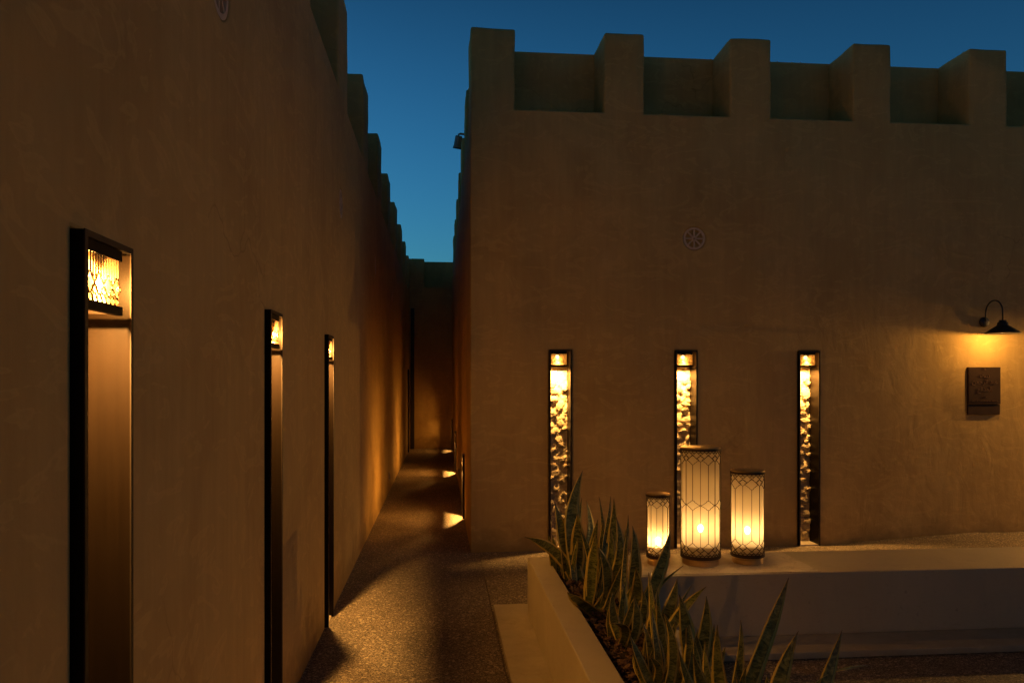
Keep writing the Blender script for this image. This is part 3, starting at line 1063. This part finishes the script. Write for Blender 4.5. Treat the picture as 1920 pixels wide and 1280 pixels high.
# Arabic set with ready shaped letters, right to left
text('\uFE96\uFEF4\uFE91', 0.062, 0, .085)
text('\uFEE6\uFEE4\uFEA3\uFEAE\uFEDF\uFE8D \uFEAA\uFE92\uFECB', 0.062, 0, .022)
text('\uFECA\uFED3\uFEAA\uFEE4\uFEDF\uFE8D', 0.062, 0, -.050)
text('\u0661\u0669\u0660\u0660', 0.030, 0, -.120)
text('ABD AL RAHMAN AL MIDFA', 0.0215, 0, -.158, space=1.05)
bm = bmesh.new()
for a in (R(45), R(-45)):
    m = Matrix.Translation((0, -.0325, .172)) @ Matrix.Rotation(a, 4, 'Y')
    vs = bx(bm, -.013, .013, -.0018, .0018, -.0018, .0018)
    for v in vs: v.co = m @ v.co
obj('emblem', bm, M['letter'], pq)

# ------------------------------------------------------------------ small fittings
sc_ = empty('security_camera', (XR, 9.15, 4.50), 0, 'small bullet security camera bracketed high on the alley side of the building', 'camera')
bm = bmesh.new(); tube(bm, [(-.002, 0, .05), (-.05, 0, .055), (-.070, 0, .045), (-.072, 0, .01)], .013, 8)
obj('bracket', bm, M['grey_metal'], sc_, True)
bm = bmesh.new(); lathe(bm, [(0, .06), (.034, .06), (.042, .05), (.045, -.06), (.049, -.065), (.049, -.09), (.043, -.092), (.040, -.08), (0, -.08)], 24)
o = obj('camera_body', bm, M['grey_metal'], sc_, True)
o.location = (-.074, 0, -.03); o.rotation_euler = (R(18), R(9), 0)
bm = bmesh.new(); tube(bm, [(.0495 * math.cos(2 * PI * k / 24), .0495 * math.sin(2 * PI * k / 24), -.085) for k in range(24)], .005, 5, closed=True)
o = obj('hood_rim', bm, M['black_metal'], sc_, True)
o.location = (-.074, 0, -.03); o.rotation_euler = (R(18), R(9), 0)


def outlet(loc, rz, label):
    t_ = empty('outlet_box', loc, rz, label, 'outlet box', 'small outlet boxes low on the alley walls')
    bm = bmesh.new(); bx(bm, -.04, .04, -.016, 0, -.06, .06)
    o = obj('cover', bm, M['grey_metal'], t_); bake(o, [('BEVEL', dict(width=.004, segments=2))])
    bm = bmesh.new(); bx(bm, -.025, .025, -.020, -.0165, -.035, .035)
    obj('flap', bm, M['black_metal'], t_)
outlet((XL, 11.35, .24), PI / 2, 'small outlet box low on the left alley wall')
outlet((XR, 11.6, .25), -PI / 2, 'small outlet box low on the right alley wall between two niche lights')


# ------------------------------------------------------------------ snake plants
def unproj(px, py, d):
    """photo point at camera depth d -> metres"""
    u = (px - 960) / FPX * d
    z = 1.6 - (py - 718) / FPX * d
    s, c_ = math.sin(YAW), math.cos(YAW)
    return Vector((d * s + u * c_, d * c_ - u * s, z))


def leaf(parent, base, mid, tip, width, rr):
    """closed, slightly channelled blade along a curve through base, mid and tip"""
    ctrl = mid * 2 - (base + tip) * 0.5
    NS, NA = 18, 4
    twist = rr.uniform(-0.5, 0.5)
    face = rr.uniform(-0.5, 0.5)
    bm = bmesh.new()
    uvl = bm.loops.layers.uv.new('uv')
    rings = []
    wav = rr.uniform(0, 6)
    for i in range(NS + 1):
        s = i / NS
        p_ = base * (1 - s) ** 2 + ctrl * 2 * s * (1 - s) + tip * s * s
        tg = ((ctrl - base) * (1 - s) + (tip - ctrl) * s).normalized()
        ang = face + twist * s + 0.10 * math.sin(s * 9 + wav)
        sd = Vector((math.cos(ang), math.sin(ang), 0))
        sd = (sd - tg * sd.dot(tg)).normalized()
        nm = sd.cross(tg).normalized()
        prof = (0.66 + 0.34 * math.sin(min(1, s / 0.5) * PI / 2)) * (1 - max(0, (s - 0.52) / 0.48) ** 1.7)
        w = max(0.0008, width / 2 * prof) * (1 + 0.05 * math.sin(s * 17 + wav))
        ch = 0.42 * (1 - 0.6 * s)
        th = 0.0016 + 0.0022 * (1 - s)
        ring = []
        for k in range(NA + 1):
            q = -1 + 2 * k / NA
            ring.append((p_ + sd * w * q - nm * (ch * w * (1 - q * q)) + nm * th * (1 - abs(q) * .8), (k / NA, s)))
        for k in range(NA - 1, 0, -1):
            q = -1 + 2 * k / NA
            ring.append((p_ + sd * w * q - nm * (ch * w * (1 - q * q)) - nm * th * (1 - abs(q) * .8), (k / NA, s)))
        rings.append([(bm.verts.new(a), uv_) for a, uv_ in ring])
    n = len(rings[0])
    for i in range(NS):
        for k in range(n):
            q = (rings[i][k], rings[i][(k + 1) % n], rings[i + 1][(k + 1) % n], rings[i + 1][k])
            f = bm.faces.new([a for a, _ in q])
            for lp, (_, uv_) in zip(f.loops, q): lp[uvl].uv = uv_
    bm.faces.new([a for a, _ in rings[0]][::-1]); bm.faces.new([a for a, _ in rings[-1]])
    bmesh.ops.recalc_face_normals(bm, faces=bm.faces[:])
    for v in bm.verts: v.co -= parent.location
    return obj('leaf', bm, M['leaf'], parent, True)


# each plant: foot on the soil (x, y); leaves as tip px, mid px, width px, depth shift of the tip
PL = [
 ('tall snake plant in front of the niche nearest the building corner', (0.835, 4.78), [
   ((1093, 881), (1072, 975), 27, .10), ((1040, 942), (1060, 1030), 24, .0), ((983, 1006), (1030, 1026), 23, -.05),
   ((1083, 962), (1083, 1035), 29, -.08), ((1099, 937), (1108, 1010), 26, .08), ((1065, 958), (1072, 1030), 17, .12)]),
 ('small snake plant in the far corner of the planter behind the bark', (0.775, 4.95), [
   ((1036, 1002), (1042, 1040), 15, .0), ((1091, 932), (1075, 1010), 17, .05), ((1059, 1000), (1060, 1050), 15, .0)]),
 ('snake plant with thin dark leaves left of the small lantern', (0.875, 4.42), [
   ((1123, 930), (1132, 1010), 11, .1), ((1145, 929), (1138, 1000), 13, .12), ((1151, 933), (1146, 1020), 18, .0),
   ((1129, 978), (1128, 1050), 22, .0), ((1121, 973), (1112, 1060), 22, -.15), ((1178, 964), (1166, 1040), 12, .1), ((1087, 991), (1102, 1030), 12, -.1)]),
 ('broad leaved snake plant at the middle of the planter with a leaf over the rim', (0.835, 4.12), [
   ((1116, 1000), (1109, 1080), 26, -.05), ((1155, 967), (1160, 1060), 24, .05), ((1063, 1109), (1098, 1137), 22, -.25),
   ((1121, 1024), (1140, 1100), 22, -.1), ((1144, 988), (1144, 1065), 20, .05), ((1178, 1036), (1160, 1085), 18, .0)]),
 ('snake plant with a large leaf crossing the small lantern', (0.945, 3.92), [
   ((1186, 985), (1190, 1080), 28, .0), ((1257, 995), (1232, 1085), 31, .05), ((1176, 990), (1170, 1085), 13, .1),
   ((1281, 1060), (1226, 1110), 15, .05), ((1223, 1070), (1212, 1130), 14, .0), ((1192, 1064), (1190, 1130), 25, -.15)]),
 ('snake plant with a blade lying towards the left rim', (0.835, 3.62), [
   ((1144, 1168), (1172, 1180), 20, -.15), ((1189, 1122), (1190, 1190), 21, .0), ((1148, 1110), (1156, 1180), 20, .05),
   ((1205, 1105), (1196, 1180), 18, .0), ((1165, 1085), (1166, 1160), 22, .1)]),
 ('snake plant with bright edged leaves below the tall lantern', (0.955, 3.38), [
   ((1270, 1083), (1252, 1150), 25, .05), ((1326, 1098), (1278, 1146), 21, .15), ((1298, 1095), (1268, 1150), 10, .1),
   ((1232, 1103), (1236, 1175), 15, -.05), ((1229, 1122), (1222, 1180), 22, .0), ((1216, 1072), (1224, 1150), 12, .1)]),
 ('low snake plant leaning over the bark near the left rim', (0.845, 3.02), [
   ((1245, 1149), (1262, 1210), 22, .0), ((1216, 1229), (1236, 1262), 19, -.1), ((1257, 1195), (1256, 1262), 25, -.05),
   ((1204, 1165), (1222, 1240), 22, .05), ((1230, 1185), (1240, 1250), 18, .1), ((1181, 1190), (1206, 1250), 21, .0), ((1222, 1140), (1232, 1215), 19, .1)]),
 ('wide snake plant in front of the bench face below the tall lantern', (0.975, 2.98), [
   ((1273, 1113), (1290, 1200), 35, .0), ((1324, 1116), (1318, 1210), 25, .0), ((1339, 1169), (1322, 1240), 26, .05),
   ((1306, 1190), (1300, 1260), 22, -.1), ((1252, 1210), (1270, 1270), 20, -.05), ((1286, 1155), (1294, 1230), 24, .1), ((1360, 1212), (1336, 1265), 22, .0)]),
 ('snake plant with one long leaf rising in front of the bench face', (0.965, 2.52), [
   ((1479, 1082), (1422, 1240), 31, .15), ((1389, 1161), (1382, 1280), 19, .1), ((1345, 1170), (1350, 1285), 28, .0),
   ((1300, 1225), (1325, 1310), 26, -.1), ((1400, 1245), (1385, 1320), 24, .0), ((1272, 1215), (1300, 1300), 27, .0), ((1322, 1200), (1330, 1290), 24, .1)]),
 ('nearest snake plant with leaves leaning right at the bottom edge', (0.965, 2.22), [
   ((1497, 1182), (1452, 1320), 38, .1), ((1579, 1180), (1532, 1330), 36, .15), ((1626, 1247), (1530, 1288), 27, .2),
   ((1440, 1262), (1430, 1370), 32, .0), ((1380, 1262), (1400, 1380), 28, -.05)]),
]
s5, c5 = math.sin(YAW), math.cos(YAW)
for pi_, (label, (fx, fy), leaves) in enumerate(PL):
    rr = random.Random(900 + pi_)
    t_ = empty('snake_plant', (fx, fy, ZS), 0, label, 'plant', 'snake plants growing in the bench planter')
    for (tip, mid, wpx, dd) in leaves:
        bx_ = min(SX1 - .03, max(SX0 + .03, fx + rr.uniform(-.045, .045)))
        by_ = min(5.0, fy + rr.uniform(-.07, .07))
        base = Vector((bx_, by_, ZS - .01))
        d0 = bx_ * s5 + by_ * c5
        T = unproj(tip[0], tip[1], d0 + dd)
        Mp = unproj(mid[0], mid[1], d0 + dd * .4)
        # pull the middle of the blade onto its own smooth arc
        L1, L2 = (Mp - base).length, (T - Mp).length
        if L1 > 1e-3:
            k = L1 / (L1 + L2)
            ctrl = (Mp - base * (1 - k) ** 2 - T * k * k) / (2 * k * (1 - k))
            Mq = (base + T) * .25 + ctrl * .5
        else: Mq = Mp
        leaf(t_, base, Mq, T, wpx * d0 / FPX * rr.uniform(0.92, 1.2), rr)
    for k in range(3):                                     # short young leaves at the foot
        base = Vector((fx + rr.uniform(-.05, .05), fy + rr.uniform(-.08, .08), ZS - .01))
        T = base + Vector((rr.uniform(-.07, .09), rr.uniform(-.07, .07), rr.uniform(.13, .33)))
        leaf(t_, base, (base + T) / 2 + Vector((rr.uniform(-.01, .01), 0, .01)), T, rr.uniform(.03, .055), rr)
print('built', len(bpy.data.objects))
